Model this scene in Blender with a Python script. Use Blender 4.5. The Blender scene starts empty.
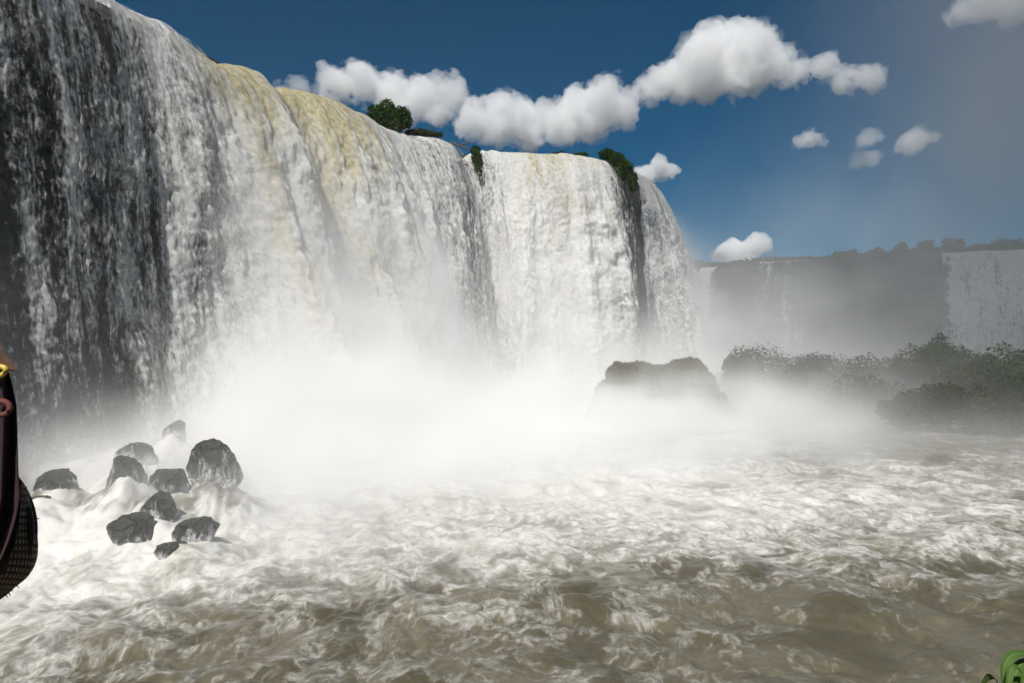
import bpy, bmesh, math, random
import numpy as np
from mathutils import Vector, Matrix

random.seed(7)
RNG = np.random.default_rng(11)
sc = bpy.context.scene
COL = sc.collection

# ------------------------------------------------------------------ camera
F = 740.0            # focal length in pixels of the 1024 px wide frame
CZ = 8.0             # eye height over the river
def at(px, py, d):
    """world point seen at pixel (px,py) at depth d metres"""
    return Vector(((px-512)/F*d, d, CZ+(341.5-py)/F*d))
cam = bpy.data.objects.new('camera', bpy.data.cameras.new('camera'))
COL.objects.link(cam)
cam.location = (0, 0, CZ); cam.rotation_euler = (math.pi/2, 0, 0)
cam.data.sensor_width = 36; cam.data.lens = 36*F/1024
cam.data.clip_start = 0.05; cam.data.clip_end = 20000
sc.camera = cam

# ------------------------------------------------------------------ tags
def tag(o, label=None, cat=None, group=None, kind=None):
    if label: o['label'] = label
    if cat: o['category'] = cat
    if group: o['group'] = group
    if kind: o['kind'] = kind
    return o
def link(name, me, mat=None, parent=None):
    o = bpy.data.objects.new(name, me); COL.objects.link(o)
    if mat: me.materials.append(mat)
    if parent: o.parent = parent
    return o
def empty(name, loc, rz=0):
    o = bpy.data.objects.new(name, None); COL.objects.link(o)
    o.location = loc; o.rotation_euler = (0, 0, rz); o.empty_display_size = .3
    return o

# ------------------------------------------------------------------ numpy noise
_P = RNG.permutation(256); _P = np.concatenate([_P, _P, _P]).astype(np.int32)
_G = RNG.normal(size=(256, 3)); _G /= np.linalg.norm(_G, axis=1)[:, None]; _G = _G.astype(np.float32)
def perlin(x, y, z):
    x, y, z = np.broadcast_arrays(x, y, z)
    x = x.astype(np.float32); y = y.astype(np.float32); z = z.astype(np.float32)
    xi = np.floor(x).astype(np.int32); yi = np.floor(y).astype(np.int32); zi = np.floor(z).astype(np.int32)
    xf, yf, zf = x-xi, y-yi, z-zi
    xi &= 255; yi &= 255; zi &= 255
    f = lambda t: t*t*t*(t*(t*6-15)+10)
    u, v, w = f(xf), f(yf), f(zf)
    out = 0
    for dx in (0, 1):
        for dy in (0, 1):
            h = _P[_P[xi+dx]+yi+dy]
            for dz in (0, 1):
                g = _G[_P[h+zi+dz]]
                d = g[..., 0]*(xf-dx)+g[..., 1]*(yf-dy)+g[..., 2]*(zf-dz)
                out = out + d*(u if dx else 1-u)*(v if dy else 1-v)*(w if dz else 1-w)
    return out*1.5
def fbm(x, y, z, o=4, gain=.5, lac=2.03):
    a, s, t = 1, 0, 0
    for i in range(o):
        s = s+a*perlin(x, y, z+i*17.3); t += a; a *= gain; x = x*lac; y = y*lac; z = z*lac
    return s/t
def billow(x, y, z, o=4, gain=.5, lac=2.03):
    a, s, t = 1, 0, 0
    for i in range(o):
        s = s+a*np.abs(perlin(x, y, z+i*17.3)); t += a; a *= gain; x = x*lac; y = y*lac; z = z*lac
    return s/t
def puffs(x, y, z, o=2, gain=.45, lac=2.03, eps=.03):
    a, s, t = 1, 0, 0
    for i in range(o):
        s = s+a*np.sqrt(perlin(x, y, z+i*17.3)**2+eps); t += a; a *= gain; x = x*lac; y = y*lac; z = z*lac
    return s/t-.06
def sstep(a, b, x):
    t = np.clip((x-a)/(b-a), 0, 1); return t*t*(3-2*t)

# ------------------------------------------------------------------ mesh from arrays
def grid_mesh(name, co, uv=None, attrs=None, smooth=True):
    """co: (nu,nv,3) -> one sheet of quads"""
    nu, nv = co.shape[:2]
    me = bpy.data.meshes.new(name)
    idx = np.arange(nu*nv, dtype=np.int32).reshape(nu, nv)
    q = np.stack([idx[:-1, :-1], idx[1:, :-1], idx[1:, 1:], idx[:-1, 1:]], -1).reshape(-1, 4)
    me.vertices.add(nu*nv); me.vertices.foreach_set('co', co.astype(np.float32).ravel())
    me.loops.add(q.size); me.loops.foreach_set('vertex_index', q.ravel())
    me.polygons.add(len(q)); me.polygons.foreach_set('loop_start', np.arange(0, q.size, 4, dtype=np.int32))
    me.update(calc_edges=True)
    me.polygons.foreach_set('use_smooth', np.full(len(q), smooth))
    if uv is not None:
        l = me.uv_layers.new(name='UVMap')
        l.data.foreach_set('uv', uv.reshape(-1, 2)[q.ravel()].astype(np.float32).ravel())
    for k, v in (attrs or {}).items():
        a = me.attributes.new(k, 'FLOAT', 'POINT'); a.data.foreach_set('value', np.ascontiguousarray(v, np.float32).ravel())
    return me
def quads_mesh(name, P, smooth=False, attrs=None):
    """P: (n,4,3) loose quads"""
    n = len(P); me = bpy.data.meshes.new(name)
    me.vertices.add(n*4); me.vertices.foreach_set('co', P.astype(np.float32).ravel())
    me.loops.add(n*4); me.loops.foreach_set('vertex_index', np.arange(n*4, dtype=np.int32))
    me.polygons.add(n); me.polygons.foreach_set('loop_start', np.arange(0, n*4, 4, dtype=np.int32))
    me.update(calc_edges=True)
    for k, v in (attrs or {}).items():
        a = me.attributes.new(k, 'FLOAT', 'POINT'); a.data.foreach_set('value', np.repeat(v, 4).astype(np.float32))
    return me
def tube_bm(bm, pts, rad, seg=8, cap=True):
    pts = [Vector(p) for p in pts]; rings = []
    for i, p in enumerate(pts):
        t = (pts[min(i+1, len(pts)-1)]-pts[max(i-1, 0)]).normalized()
        a = t.cross(Vector((0, 0, 1)) if abs(t.z) < .9 else Vector((1, 0, 0))).normalized(); b = t.cross(a)
        r = rad[i] if hasattr(rad, '__len__') else rad
        rings.append([bm.verts.new(p+(a*math.cos(k*math.tau/seg)+b*math.sin(k*math.tau/seg))*r) for k in range(seg)])
    for r0, r1 in zip(rings, rings[1:]):
        for k in range(seg): bm.faces.new((r0[k], r0[(k+1) % seg], r1[(k+1) % seg], r1[k]))
    if cap:
        bm.faces.new(rings[0][::-1]); bm.faces.new(rings[-1])
def bm_mesh(name, bm, smooth=True):
    bmesh.ops.recalc_face_normals(bm, faces=bm.faces[:])
    me = bpy.data.meshes.new(name); bm.to_mesh(me); bm.free()
    if smooth:
        for p in me.polygons: p.use_smooth = True
    return me

# ------------------------------------------------------------------ shader helpers
class NT:
    def __init__(s, name):
        s.m = bpy.data.materials.new(name); s.m.use_nodes = True; s.t = s.m.node_tree
        for n in list(s.t.nodes):
            if n.type != 'OUTPUT_MATERIAL': s.t.nodes.remove(n)
        s.out = s.t.nodes['Material Output']
    def n(s, typ, **kw):
        n = s.t.nodes.new(typ)
        for k, v in kw.items(): setattr(n, k, v)
        return n
    def l(s, a, b): s.t.links.new(a, b)
    def put(s, sock, v):
        if isinstance(v, bpy.types.NodeSocket): s.l(v, sock)
        else: sock.default_value = v
    def math(s, op, a, b=0.0, c=None, clamp=False):
        n = s.n('ShaderNodeMath', operation=op, use_clamp=clamp); s.put(n.inputs[0], a); s.put(n.inputs[1], b)
        if c is not None: s.put(n.inputs[2], c)
        return n.outputs[0]
    def vmul(s, v, k):
        n = s.n('ShaderNodeVectorMath', operation='MULTIPLY'); s.put(n.inputs[0], v); s.put(n.inputs[1], k); return n.outputs[0]
    def vadd(s, v, k):
        n = s.n('ShaderNodeVectorMath', operation='ADD'); s.put(n.inputs[0], v); s.put(n.inputs[1], k); return n.outputs[0]
    def noise(s, v, scale=1.0, detail=4.0, rough=.5, dist=0.0, typ=None):
        n = s.n('ShaderNodeTexNoise'); s.put(n.inputs['Vector'], v)
        if typ: n.noise_type = typ
        n.inputs['Scale'].default_value = scale; n.inputs['Detail'].default_value = detail
        n.inputs['Roughness'].default_value = rough; n.inputs['Distortion'].default_value = dist
        return n.outputs[0], n.outputs[1]
    def ss(s, x, a, b, lo=0.0, hi=1.0):
        n = s.n('ShaderNodeMapRange', interpolation_type='SMOOTHSTEP'); s.put(n.inputs['Value'], x)
        n.inputs['From Min'].default_value = a; n.inputs['From Max'].default_value = b
        n.inputs['To Min'].default_value = lo; n.inputs['To Max'].default_value = hi
        return n.outputs[0]
    def mix(s, f, a, b):
        n = s.n('ShaderNodeMix', data_type='RGBA'); s.put(n.inputs[0], f)
        s.put(n.inputs[6], a if isinstance(a, bpy.types.NodeSocket) else (*a, 1)[:4]); s.put(n.inputs[7], b if isinstance(b, bpy.types.NodeSocket) else (*b, 1)[:4])
        return n.outputs[2]
    def attr(s, name):
        return s.n('ShaderNodeAttribute', attribute_name=name).outputs['Fac']
    def bump(s, h, strength, dist):
        n = s.n('ShaderNodeBump'); n.inputs['Strength'].default_value = strength; n.inputs['Distance'].default_value = dist
        s.l(h, n.inputs['Height']); return n.outputs[0]

def water_fall_mat(name, seed, far=False):
    t = NT(name)
    uv = t.n('ShaderNodeUVMap').outputs[0]
    uv = t.vadd(uv, (seed*31.7, seed*5.3, 0))
    cover, tint = t.attr('cover'), t.attr('tint')
    w, wc = t.noise(t.vmul(uv, (.4, .18, 1)), 1, 2)
    warp = t.vadd(uv, t.vmul(wc, (1.1, 1.2, 0)))
    k = .5 if far else 1.0
    st, _ = t.noise(t.vmul(warp, (.8*k, .12*k, 1)), 1, 5, .55)
    cl, _ = t.noise(t.vmul(warp, (1.3*k, .75*k, 1)), 1, 4, .6)
    sp, _ = t.noise(t.vmul(uv, (4.2*k, 2.0*k, 1)), 1, 3, .6)
    thin = t.ss(cover, .95, .45)
    bs, _ = t.noise(t.vmul(warp, (.42*k, .035*k, 1)), 1, 3, .5)
    m = t.math('ADD', cover, t.math('MULTIPLY', t.math('SUBTRACT', st, .5), 1.9))
    m = t.math('ADD', m, t.math('MULTIPLY', t.math('MULTIPLY', t.math('SUBTRACT', bs, .47), 2.6), thin))
    m = t.math('ADD', m, t.math('MULTIPLY', t.math('SUBTRACT', cl, .5), 1.3))
    m = t.math('ADD', m, t.math('MULTIPLY', t.math('SUBTRACT', sp, .5), 1.5))
    fs_, _ = t.noise(t.vmul(warp, (5.5*k, .34*k, 1)), 1, 3, .6)
    m = t.math('ADD', m, t.math('MULTIPLY', t.math('SUBTRACT', fs_, .5), 1.1))
    alpha = t.ss(m, .12, .98)
    tn = t.math('ADD', tint, t.math('MULTIPLY', t.math('SUBTRACT', st, .5), 1.5))
    tn = t.math('ADD', tn, t.math('MULTIPLY', t.math('SUBTRACT', sp, .5), .5))
    tf = t.math('MULTIPLY', t.ss(tn, .25, .95), 1.0)
    body = t.ss(m, .35, 1.05)
    foam = t.mix(body, (.60, .605, .60), (.95, .94, .92))
    col = t.mix(tf, foam, (.66, .585, .36))
    d = t.n('ShaderNodeBsdfDiffuse'); t.put(d.inputs[0], col)
    bm_ = t.math('ADD', t.math('MULTIPLY', cl, 1.0), t.math('MULTIPLY', sp, .35))
    fr, _ = t.noise(t.vmul(t.vadd(uv, t.vmul(wc, (.8, .8, 0))), (3.0*k, 1.7*k, 1)), 1, 4, .65)
    foam = t.mix(t.ss(fr, .36, .60), t.mix(.42, foam, (.52, .52, .49)), foam)
    col = t.mix(tf, foam, t.mix(t.ss(fr, .35, .62), (.50, .42, .22), (.74, .68, .47)))
    t.put(d.inputs[0], col)
    bm_ = t.math('ADD', bm_, t.math('MULTIPLY', fr, .6))
    nrm = t.bump(bm_, .22, .4); t.l(nrm, d.inputs['Normal'])
    tr = t.n('ShaderNodeBsdfTranslucent'); t.put(tr.inputs[0], col)
    mx = t.n('ShaderNodeMixShader'); mx.inputs[0].default_value = .55; t.l(d.outputs[0], mx.inputs[1]); t.l(tr.outputs[0], mx.inputs[2])
    tp = t.n('ShaderNodeBsdfTransparent')
    m2 = t.n('ShaderNodeMixShader'); t.l(alpha, m2.inputs[0]); t.l(tp.outputs[0], m2.inputs[1]); t.l(mx.outputs[0], m2.inputs[2])
    t.l(m2.outputs[0], t.out.inputs['Surface'])
    return t.m

def rock_mat(name, base=(.045, .043, .042), base2=(.10, .095, .09), rough=.45, scale=1.0, moss=None):
    t = NT(name)
    g = t.n('ShaderNodeNewGeometry'); p = g.outputs['Position']
    a, _ = t.noise(p, .8*scale, 6, .6); b, _ = t.noise(p, 4*scale, 5, .65)
    col = t.mix(t.ss(a, .35, .65), base, base2)
    if moss:
        sx = t.n('ShaderNodeSeparateXYZ'); t.l(g.outputs['Normal'], sx.inputs[0])
        mm = t.ss(t.math('ADD', sx.outputs[2], t.math('MULTIPLY', t.math('SUBTRACT', b, .5), 1.2)), .25, .7)
        col = t.mix(mm, col, moss)
    pr = t.n('ShaderNodeBsdfPrincipled'); t.l(col, pr.inputs['Base Color']); t.put(pr.inputs['Roughness'], t.ss(b, .3, .7, rough-.15, rough+.25))
    t.l(t.bump(b, .6, .15/scale), pr.inputs['Normal'])
    t.l(pr.outputs[0], t.out.inputs['Surface'])
    return t.m

def simple_mat(name, c1, c2, scale, rough=.7, bump=0.0):
    t = NT(name)
    tc = t.n('ShaderNodeTexCoord').outputs['Object']
    a, _ = t.noise(tc, scale, 5, .6)
    pr = t.n('ShaderNodeBsdfPrincipled'); t.l(t.mix(t.ss(a, .35, .65), c1, c2), pr.inputs['Base Color']); pr.inputs['Roughness'].default_value = rough
    if bump: t.l(t.bump(a, .6, bump), pr.inputs['Normal'])
    t.l(pr.outputs[0], t.out.inputs['Surface']); return t.m

def leaf_mat(name, c1, c2, trans=.3):
    t = NT(name)
    a = t.attr('shade')
    col = t.mix(a, c1, c2)
    d = t.n('ShaderNodeBsdfDiffuse'); t.l(col, d.inputs[0])
    tr = t.n('ShaderNodeBsdfTranslucent'); t.l(col, tr.inputs[0])
    mx = t.n('ShaderNodeMixShader'); mx.inputs[0].default_value = trans; t.l(d.outputs[0], mx.inputs[1]); t.l(tr.outputs[0], mx.inputs[2])
    t.l(mx.outputs[0], t.out.inputs['Surface']); return t.m

def vol_mat(name, color, density, aniso=0.0):
    t = NT(name); v = t.n('ShaderNodeVolumePrincipled')
    v.inputs['Color'].default_value = (*color, 1); v.inputs['Density'].default_value = density; v.inputs['Anisotropy'].default_value = aniso
    t.l(v.outputs[0], t.out.inputs['Volume']); return t.m

# ------------------------------------------------------------------ density grids (numpy -> Volume Cube)
def density_object(name, mn, mx, res, dens, mat, hull=None):
    nx, ny, nz = res; n = nx*ny*nz
    me = bpy.data.meshes.new(name); me.vertices.add(n)
    c = np.zeros((n, 3), np.float32); c[:] = (np.array(mn)+np.array(mx))/2; c[0] = mn; c[-1] = mx
    me.vertices.foreach_set('co', c.ravel())
    a = me.attributes.new('dens', 'FLOAT', 'POINT'); a.data.foreach_set('value', dens.astype(np.float32).ravel())
    ob = link(name, me, mat)
    ng = bpy.data.node_groups.new(name, 'GeometryNodeTree')
    ng.interface.new_socket('Geometry', in_out='INPUT', socket_type='NodeSocketGeometry')
    ng.interface.new_socket('Geometry', in_out='OUTPUT', socket_type='NodeSocketGeometry')
    N = ng.nodes; L = ng.links
    gi = N.new('NodeGroupInput'); go = N.new('NodeGroupOutput'); vc = N.new('GeometryNodeVolumeCube')
    vc.inputs['Min'].default_value = mn; vc.inputs['Max'].default_value = mx
    for i, k in enumerate('XYZ'): vc.inputs['Resolution '+k].default_value = res[i]
    last = N.new('GeometryNodeInputPosition').outputs[0]
    for op, v in (('SUBTRACT', tuple(mn)), ('MULTIPLY', [(res[i]-1)/(mx[i]-mn[i]) for i in range(3)]), ('ADD', (.5, .5, .5)), ('FLOOR', (0, 0, 0))):
        q = N.new('ShaderNodeVectorMath'); q.operation = op; L.new(last, q.inputs[0]); q.inputs[1].default_value = v; last = q.outputs[0]
    q = N.new('ShaderNodeVectorMath'); q.operation = 'DOT_PRODUCT'; L.new(last, q.inputs[0]); q.inputs[1].default_value = (ny*nz, nz, 1)
    si = N.new('GeometryNodeSampleIndex'); si.data_type = 'FLOAT'; si.domain = 'POINT'; si.clamp = True
    na = N.new('GeometryNodeInputNamedAttribute'); na.data_type = 'FLOAT'; na.inputs['Name'].default_value = 'dens'
    L.new(gi.outputs[0], si.inputs['Geometry']); L.new(na.outputs[0], si.inputs['Value']); L.new(q.outputs['Value'], si.inputs['Index'])
    L.new(si.outputs[0], vc.inputs['Density'])
    g = vc.outputs[0]
    if hull is not None:
        vm = N.new('GeometryNodeVolumeToMesh'); L.new(g, vm.inputs[0]); vm.inputs['Threshold'].default_value = hull; g = vm.outputs[0]
    sm = N.new('GeometryNodeSetMaterial'); sm.inputs['Material'].default_value = mat
    L.new(g, sm.inputs[0]); L.new(sm.outputs[0], go.inputs[0])
    ob.modifiers.new('density', 'NODES').node_group = ng
    if hull is not None:          # bake the closed hull to a plain mesh
        dg = bpy.context.evaluated_depsgraph_get(); dg.update()
        new = bpy.data.meshes.new_from_object(ob.evaluated_get(dg)); new.name = name
        ob.modifiers.clear(); ob.data = new; bpy.data.meshes.remove(me); bpy.data.node_groups.remove(ng)
        bm = bmesh.new(); bm.from_mesh(new); seen = set(); parts = []
        for v in bm.verts:
            if v in seen: continue
            st = [v]; seen.add(v); comp = []
            while st:
                q_ = st.pop(); comp.append(q_)
                for e in q_.link_edges:
                    o_ = e.other_vert(q_)
                    if o_ not in seen: seen.add(o_); st.append(o_)
            parts.append(comp)
        big = max(len(c_) for c_ in parts)
        bmesh.ops.delete(bm, geom=[v for c_ in parts if len(c_) < big*.2 for v in c_], context='VERTS')
        bm.to_mesh(new); bm.free()
        for p in new.polygons: p.use_smooth = True
    return ob
def lattice(mn, mx, step):
    res = [max(4, int(round((mx[i]-mn[i])/step))+1) for i in range(3)]
    ax = [np.linspace(mn[i], mx[i], res[i], dtype=np.float32) for i in range(3)]
    X, Y, Z = np.meshgrid(*ax, indexing='ij', sparse=True)
    return res, X, Y, Z

# ------------------------------------------------------------------ light and sky
SUN_EL, SUN_AZ = 48.0, 198.0       # degrees; azimuth clockwise from +Y (camera looks along +Y)
el, az = math.radians(SUN_EL), math.radians(SUN_AZ)
SUN = Vector((math.sin(az)*math.cos(el), math.cos(az)*math.cos(el), math.sin(el)))
w = bpy.data.worlds.new("World"); sc.world = w; w.use_nodes = True
wt = w.node_tree; bg = wt.nodes['Background']
sky = wt.nodes.new('ShaderNodeTexSky'); sky.sky_type = 'NISHITA'; sky.sun_disc = False
sky.sun_elevation = el; sky.sun_rotation = az; sky.altitude = 1500; sky.air_density = 1.0; sky.dust_density = 0; sky.ozone_density = 6.0
hs = wt.nodes.new('ShaderNodeHueSaturation'); hs.inputs['Saturation'].default_value = 1.95; hs.inputs['Hue'].default_value = .487; hs.inputs['Value'].default_value = .62
wt.links.new(sky.outputs[0], hs.inputs['Color']); wt.links.new(hs.outputs[0], bg.inputs[0]); bg.inputs[1].default_value = .05
sl = bpy.data.lights.new('sun', 'SUN'); sl.energy = 4.9; sl.angle = math.radians(.53); sl.color = (1, .968, .92)
so = bpy.data.objects.new('sun', sl); COL.objects.link(so)
so.rotation_euler = SUN.to_track_quat('Z', 'Y').to_euler(); so.location = (-60, -60, 120)

# ------------------------------------------------------------------ lip of the near falls
LZ = 33.0
LIP = [(-27, -26), (-27, -8), (-28.5, 2), (-32, 9), (-35.5, 17), (-36, 27), (-33, 38), (-30.5, 47), (-29.4, 53), (-27.6, 58), (-25.9, 62.5), (-24.6, 67.5), (-23.4, 72), (-21.3, 74), (-18.9, 77), (-17, 82.5),  # leading points: unseen bare cliff added on the left to cast shade
       (-14.5, 88.5), (-8.9, 92), (-6.6, 96.5), (1, 98), (6, 99), (10.5, 100.2), (14.3, 102.8), (17.2, 107.5), (20.2, 114), (23.2, 124), (24.5, 136), (16, 150), (0, 165)]
def spline(pts, step):
    P = np.array(pts, float); out = []
    P = np.vstack([2*P[0]-P[1], P, 2*P[-1]-P[-2]])
    for i in range(1, len(P)-2):
        t = np.linspace(0, 1, 60, endpoint=False)[:, None]
        a, b, c, d = P[i-1:i+3]
        out.append(.5*((2*b)+(-a+c)*t+(2*a-5*b+4*c-d)*t**2+(-a+3*b-3*c+d)*t**3))
    out.append(P[-2][None]); Q = np.vstack(out)
    s = np.concatenate([[0], np.cumsum(np.linalg.norm(np.diff(Q, axis=0), axis=1))])
    S = np.arange(0, s[-1], step)
    return S, np.stack([np.interp(S, s, Q[:, 0]), np.interp(S, s, Q[:, 1])], -1)
def gsmooth(A, sig):
    r = int(sig*3); k = np.exp(-.5*(np.arange(-r, r+1)/max(sig, 1e-6))**2); k /= k.sum()
    return np.stack([np.convolve(np.pad(A[:, i], r, mode='edge'), k, 'valid') for i in range(A.shape[1])], -1)
def lip_frame(pts, step, sm=5.0):
    S, P = spline(pts, step)
    T = np.gradient(P, axis=0); Nn = np.stack([T[:, 1], -T[:, 0]], -1)      # right-hand side = towards the camera
    Nn /= np.linalg.norm(Nn, axis=1)[:, None]
    Nn = gsmooth(Nn, sm/step); Nn /= np.linalg.norm(Nn, axis=1)[:, None]
    return S, P, Nn
STEP = .11
S, P, NN = lip_frame(LIP, STEP)
def s_of(x, y):
    return S[np.argmin((P[:, 0]-x)**2+(P[:, 1]-y)**2)]
kx = [s_of(*p) for p in LIP]
# per lip point: leap (how far the sheet jumps out), cover (thickness), tint (tea-coloured water)
LEAP = [.4, .4, .4, .5, .7, .7, .8, .9, 1.0, 1.3, 2.1, 2.6, 1.6, 2.5, 2.4, 2.3, 2.0, 1.6, 1.5, 1.9, 2.0, 1.8, .7, .5, 1.8, 1.8, 1.8, 2, 2]
COV = [-3, -3, -3, -2.5, .12, .18, .22, .30, .50, .80, 1.15, 1.25, 1.2, 1.3, 1.3, 1.2, .95, .66, .68, 1.2, 1.3, 1.0, .02, .22, 1.15, 1.2, 1.0, 1, 1]
TIN = [0, 0, 0, 0, 0, 0, 0, 0, 0, .10, .66, .38, .78, .66, .50, .3, .2, .05, .05, .35, .42, .25, .05, 0, 0, 0, 0, 0, 0]
leapS = gsmooth(np.interp(S, kx, LEAP)[:, None], 1.4/STEP)[:, 0]
covS = gsmooth(np.interp(S, kx, COV)[:, None], .8/STEP)[:, 0]
tinS = gsmooth(np.interp(S, kx, TIN)[:, None], .8/STEP)[:, 0]
lipz = LZ+fbm(S*.12, S*0+3.1, S*0, 4)*.7
lipz = lipz - 1.4*np.exp(-((S-s_of(-26.2, 62))/3.2)**2)
lipz = lipz - .7*np.exp(-((S-s_of(-23.6, 71))/1.1)**2)
lipz = lipz - 1.2*np.exp(-((S-kx[18])/1.2)**2)
leapS = leapS*(1+.28*fbm(S*.22, S*0+9.1, S*0, 4))
QMAX = 37.0
def fall_profile(q, a, z):
    """q metres along the water -> (outward offset, drop)"""
    qq = np.maximum(q, 0); h = qq-1.3*(1-np.exp(-qq/1.3))
    return np.where(q < 0, q, a*np.sqrt(np.maximum(h, 0))), h
def fall_sheet(name, s0, s1, off, seed, mat, dstep=.11, amp=1.0, covbias=0.0, qtop=-4.0, S_=None, P_=None, N_=None, leap=None, cov=None, tin=None, lz=None, parent=None, thin=False):
    S_ = S if S_ is None else S_; P_ = P if P_ is None else P_; N_ = NN if N_ is None else N_
    leap = leapS if leap is None else leap; cov = covS if cov is None else cov; tin = tinS if tin is None else tin; lz = lipz if lz is None else lz
    m = (S_ >= s0) & (S_ <= s1)
    s = S_[m][:, None]; q = np.concatenate([np.arange(qtop, 0, .4), np.arange(0, QMAX, dstep)])[None, :]
    o, h = fall_profile(q, leap[m][:, None]+0*q, 0)
    sq = np.maximum(q, 0)
    # lobes of falling water: puffs grow as it falls
    wx = fbm(s*.25, q*.16, s*0+seed, 3)*1.2
    b1 = fbm((s+wx)*.24, q*.07-wx*.1, s*0+seed+5, 3, .5)
    b2 = puffs((s+wx)*.42, q*.31, s*0+seed+9, 2, .42)
    b4 = puffs((s+wx)*1.15, q*.85, s*0+seed+19, 2, .5)
    b3 = fbm((s+wx*.5)*2.6, q*1.5, s*0+seed+3, 3, .6)
    ramp = sstep(0, 14, sq)
    fl = sstep(.45, 1.0, cov[m][:, None]+0*q)
    disp = amp*(b1*(.25+1.9*ramp)*(.45+.55*fl)+((b2-.28)*(.06+1.5*ramp)+(b4-.28)*(.08+.50*ramp))*(.3+.7*fl)+b3*(.05+.11*ramp))
    o = o+disp*np.where(q < 0, .1, 1)+off*sstep(0, 3, sq)
    z = lz[m][:, None]-h+(b2-.28)*.5*sstep(-1, .5, q)*(1-ramp)+.15*ramp*b3
    co = np.stack([P_[m][:, None, 0]+N_[m][:, None, 0]*o, P_[m][:, None, 1]+N_[m][:, None, 1]*o, z], -1)
    # cover: thickness by strand plus knots; more spray broken up low down
    c = cov[m][:, None]+covbias+.12*ramp*fl
    if thin: c = c-1.6*sstep(.75, 1.15, cov[m][:, None])+0*q
    else: c = c+1.0*sstep(2.0, -.6, q)+.35*np.exp(-sq/4.5)*sstep(.1, .3, c)
    ti = tin[m][:, None]*(.70*np.exp(-sq/8)+1.0*np.exp(-sq/32))
    uv = np.stack(np.broadcast_arrays(s, q), -1)
    me = grid_mesh(name, co, uv, {'cover': np.broadcast_to(c, q.shape if c.shape[0] == 1 else co.shape[:2]), 'tint': np.broadcast_to(ti, co.shape[:2])})
    return link(name, me, mat, parent)

M_FALL = water_fall_mat('falling_water', 0)
M_VEIL = water_fall_mat('spray_veil', 3)
cuts = [s_of(-33, 13), s_of(-27.2, 59), s_of(-9.5, 91.8), s_of(18.0, 108), S[-1]]
fl_desc = [('dark thin curtain of falling water over shaded rock at the left', -.0),
           ('broad sunlit white waterfall with yellowish streaks below the lone bush', 0),
           ('set-back white waterfall between the hanging shrub and the shrub clump', 0),
           ('grey-white end of the near falls curving down right of the shrub clump', 0)]
for i in range(4):
    a, b = cuts[i]-(.25 if i else 0), cuts[i+1]+.25
    o = fall_sheet('waterfall', a, b, 0.0, 1.0, M_FALL)
    tag(o, fl_desc[i][0], 'waterfall', 'waterfalls of the near cliff')
    v = fall_sheet('spray_veil', a, b, .9, 41.0, M_VEIL, dstep=.16, covbias=-.42, qtop=.6, parent=o, thin=True)

# cliff behind the near falls
M_CLIFF = rock_mat('wet_basalt', (.010, .010, .011), (.030, .029, .029), .5, .6)
def cliff_mesh(name, S_, P_, N_, lz, back=1.4, top=0.35, depth=38.0, jag=1.0, seed=0.0):
    s = S_[::4][:, None]; q = np.arange(0, depth, .4)[None, :]
    o = -back+jag*(fbm(s*.18, q*.12, s*0+seed+20, 4)*2.2+billow(s*.5, q*.22, s*0+seed+30, 3)*1.2-.8)
    led = np.floor((q+fbm(s*.08, s*0, s*0+seed, 2)*6)/6.5)*.55*jag
    if seed == 0: o = o+1.5*sstep(.3, -.2, np.interp(s, S, covS))
    o = np.minimum(o+led*.5, -.25+.12*q)
    N4, P4 = N_[::4], P_[::4]
    z = lz[::4][:, None]-top-q+0*s
    co = np.stack([P4[:, None, 0]+N4[:, None, 0]*o, P4[:, None, 1]+N4[:, None, 1]*o, z], -1)
    return grid_mesh(name, co)
tag(link('cliff', cliff_mesh('cliff', S, P, NN, lipz), M_CLIFF), kind='structure')

# ------------------------------------------------------------------ far cliff and its falls
FLIP = [(40, 290), (50, 262), (57, 249), (62, 247), (75, 238), (92, 226), (103, 219), (118, 208), (137, 199), (160, 190), (185, 178), (210, 160), (235, 130)]
FS, FP, FN = lip_frame(FLIP, .5, 6)
def fs_of(x, y): return FS[np.argmin((FP[:, 0]-x)**2+(FP[:, 1]-y)**2)]
flz = 33.0+fbm(FS*.05, FS*0+1.7, FS*0, 3)*1.2
M_FARCLIFF = rock_mat('far_basalt', (.02, .02, .019), (.05, .047, .042), .7, .25, moss=(.035, .05, .02))
tag(link('cliff_far', cliff_mesh('cliff_far', FS, FP, FN, flz+.6, back=.6, top=0, jag=1.6, seed=50), M_FARCLIFF), kind='structure')
M_FARFALL = water_fall_mat('far_falling_water', 7, True)
for nm, c0, c1, cv, lab in [('waterfall', fs_of(120.3, 206.5), FS[-1]-4, .86, 'wide hazy waterfall on the far cliff at the right edge'),
                            ('waterfall', fs_of(63.5, 246.6), fs_of(67.8, 243.4), 1.0, 'narrow white waterfall tucked behind the end of the near falls'),
                            ('waterfall', fs_of(78, 236), fs_of(91, 227), .12, 'faint thin veil of water on the far cliff under the low cloud')]:
    m = (FS >= c0) & (FS <= c1); e = np.minimum(FS-c0, c1-FS)
    cov = cv*(.35+.65*sstep(0, 2.5, e))
    o = fall_sheet(nm, c0, c1, .5, 60.0, M_FARFALL, dstep=.5, amp=.7, qtop=-3, S_=FS, P_=FP, N_=FN, leap=0*FS+1.5, cov=cov, tin=0*FS, lz=flz)
    tag(o, lab, 'waterfall', 'waterfalls of the far cliff')

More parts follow.
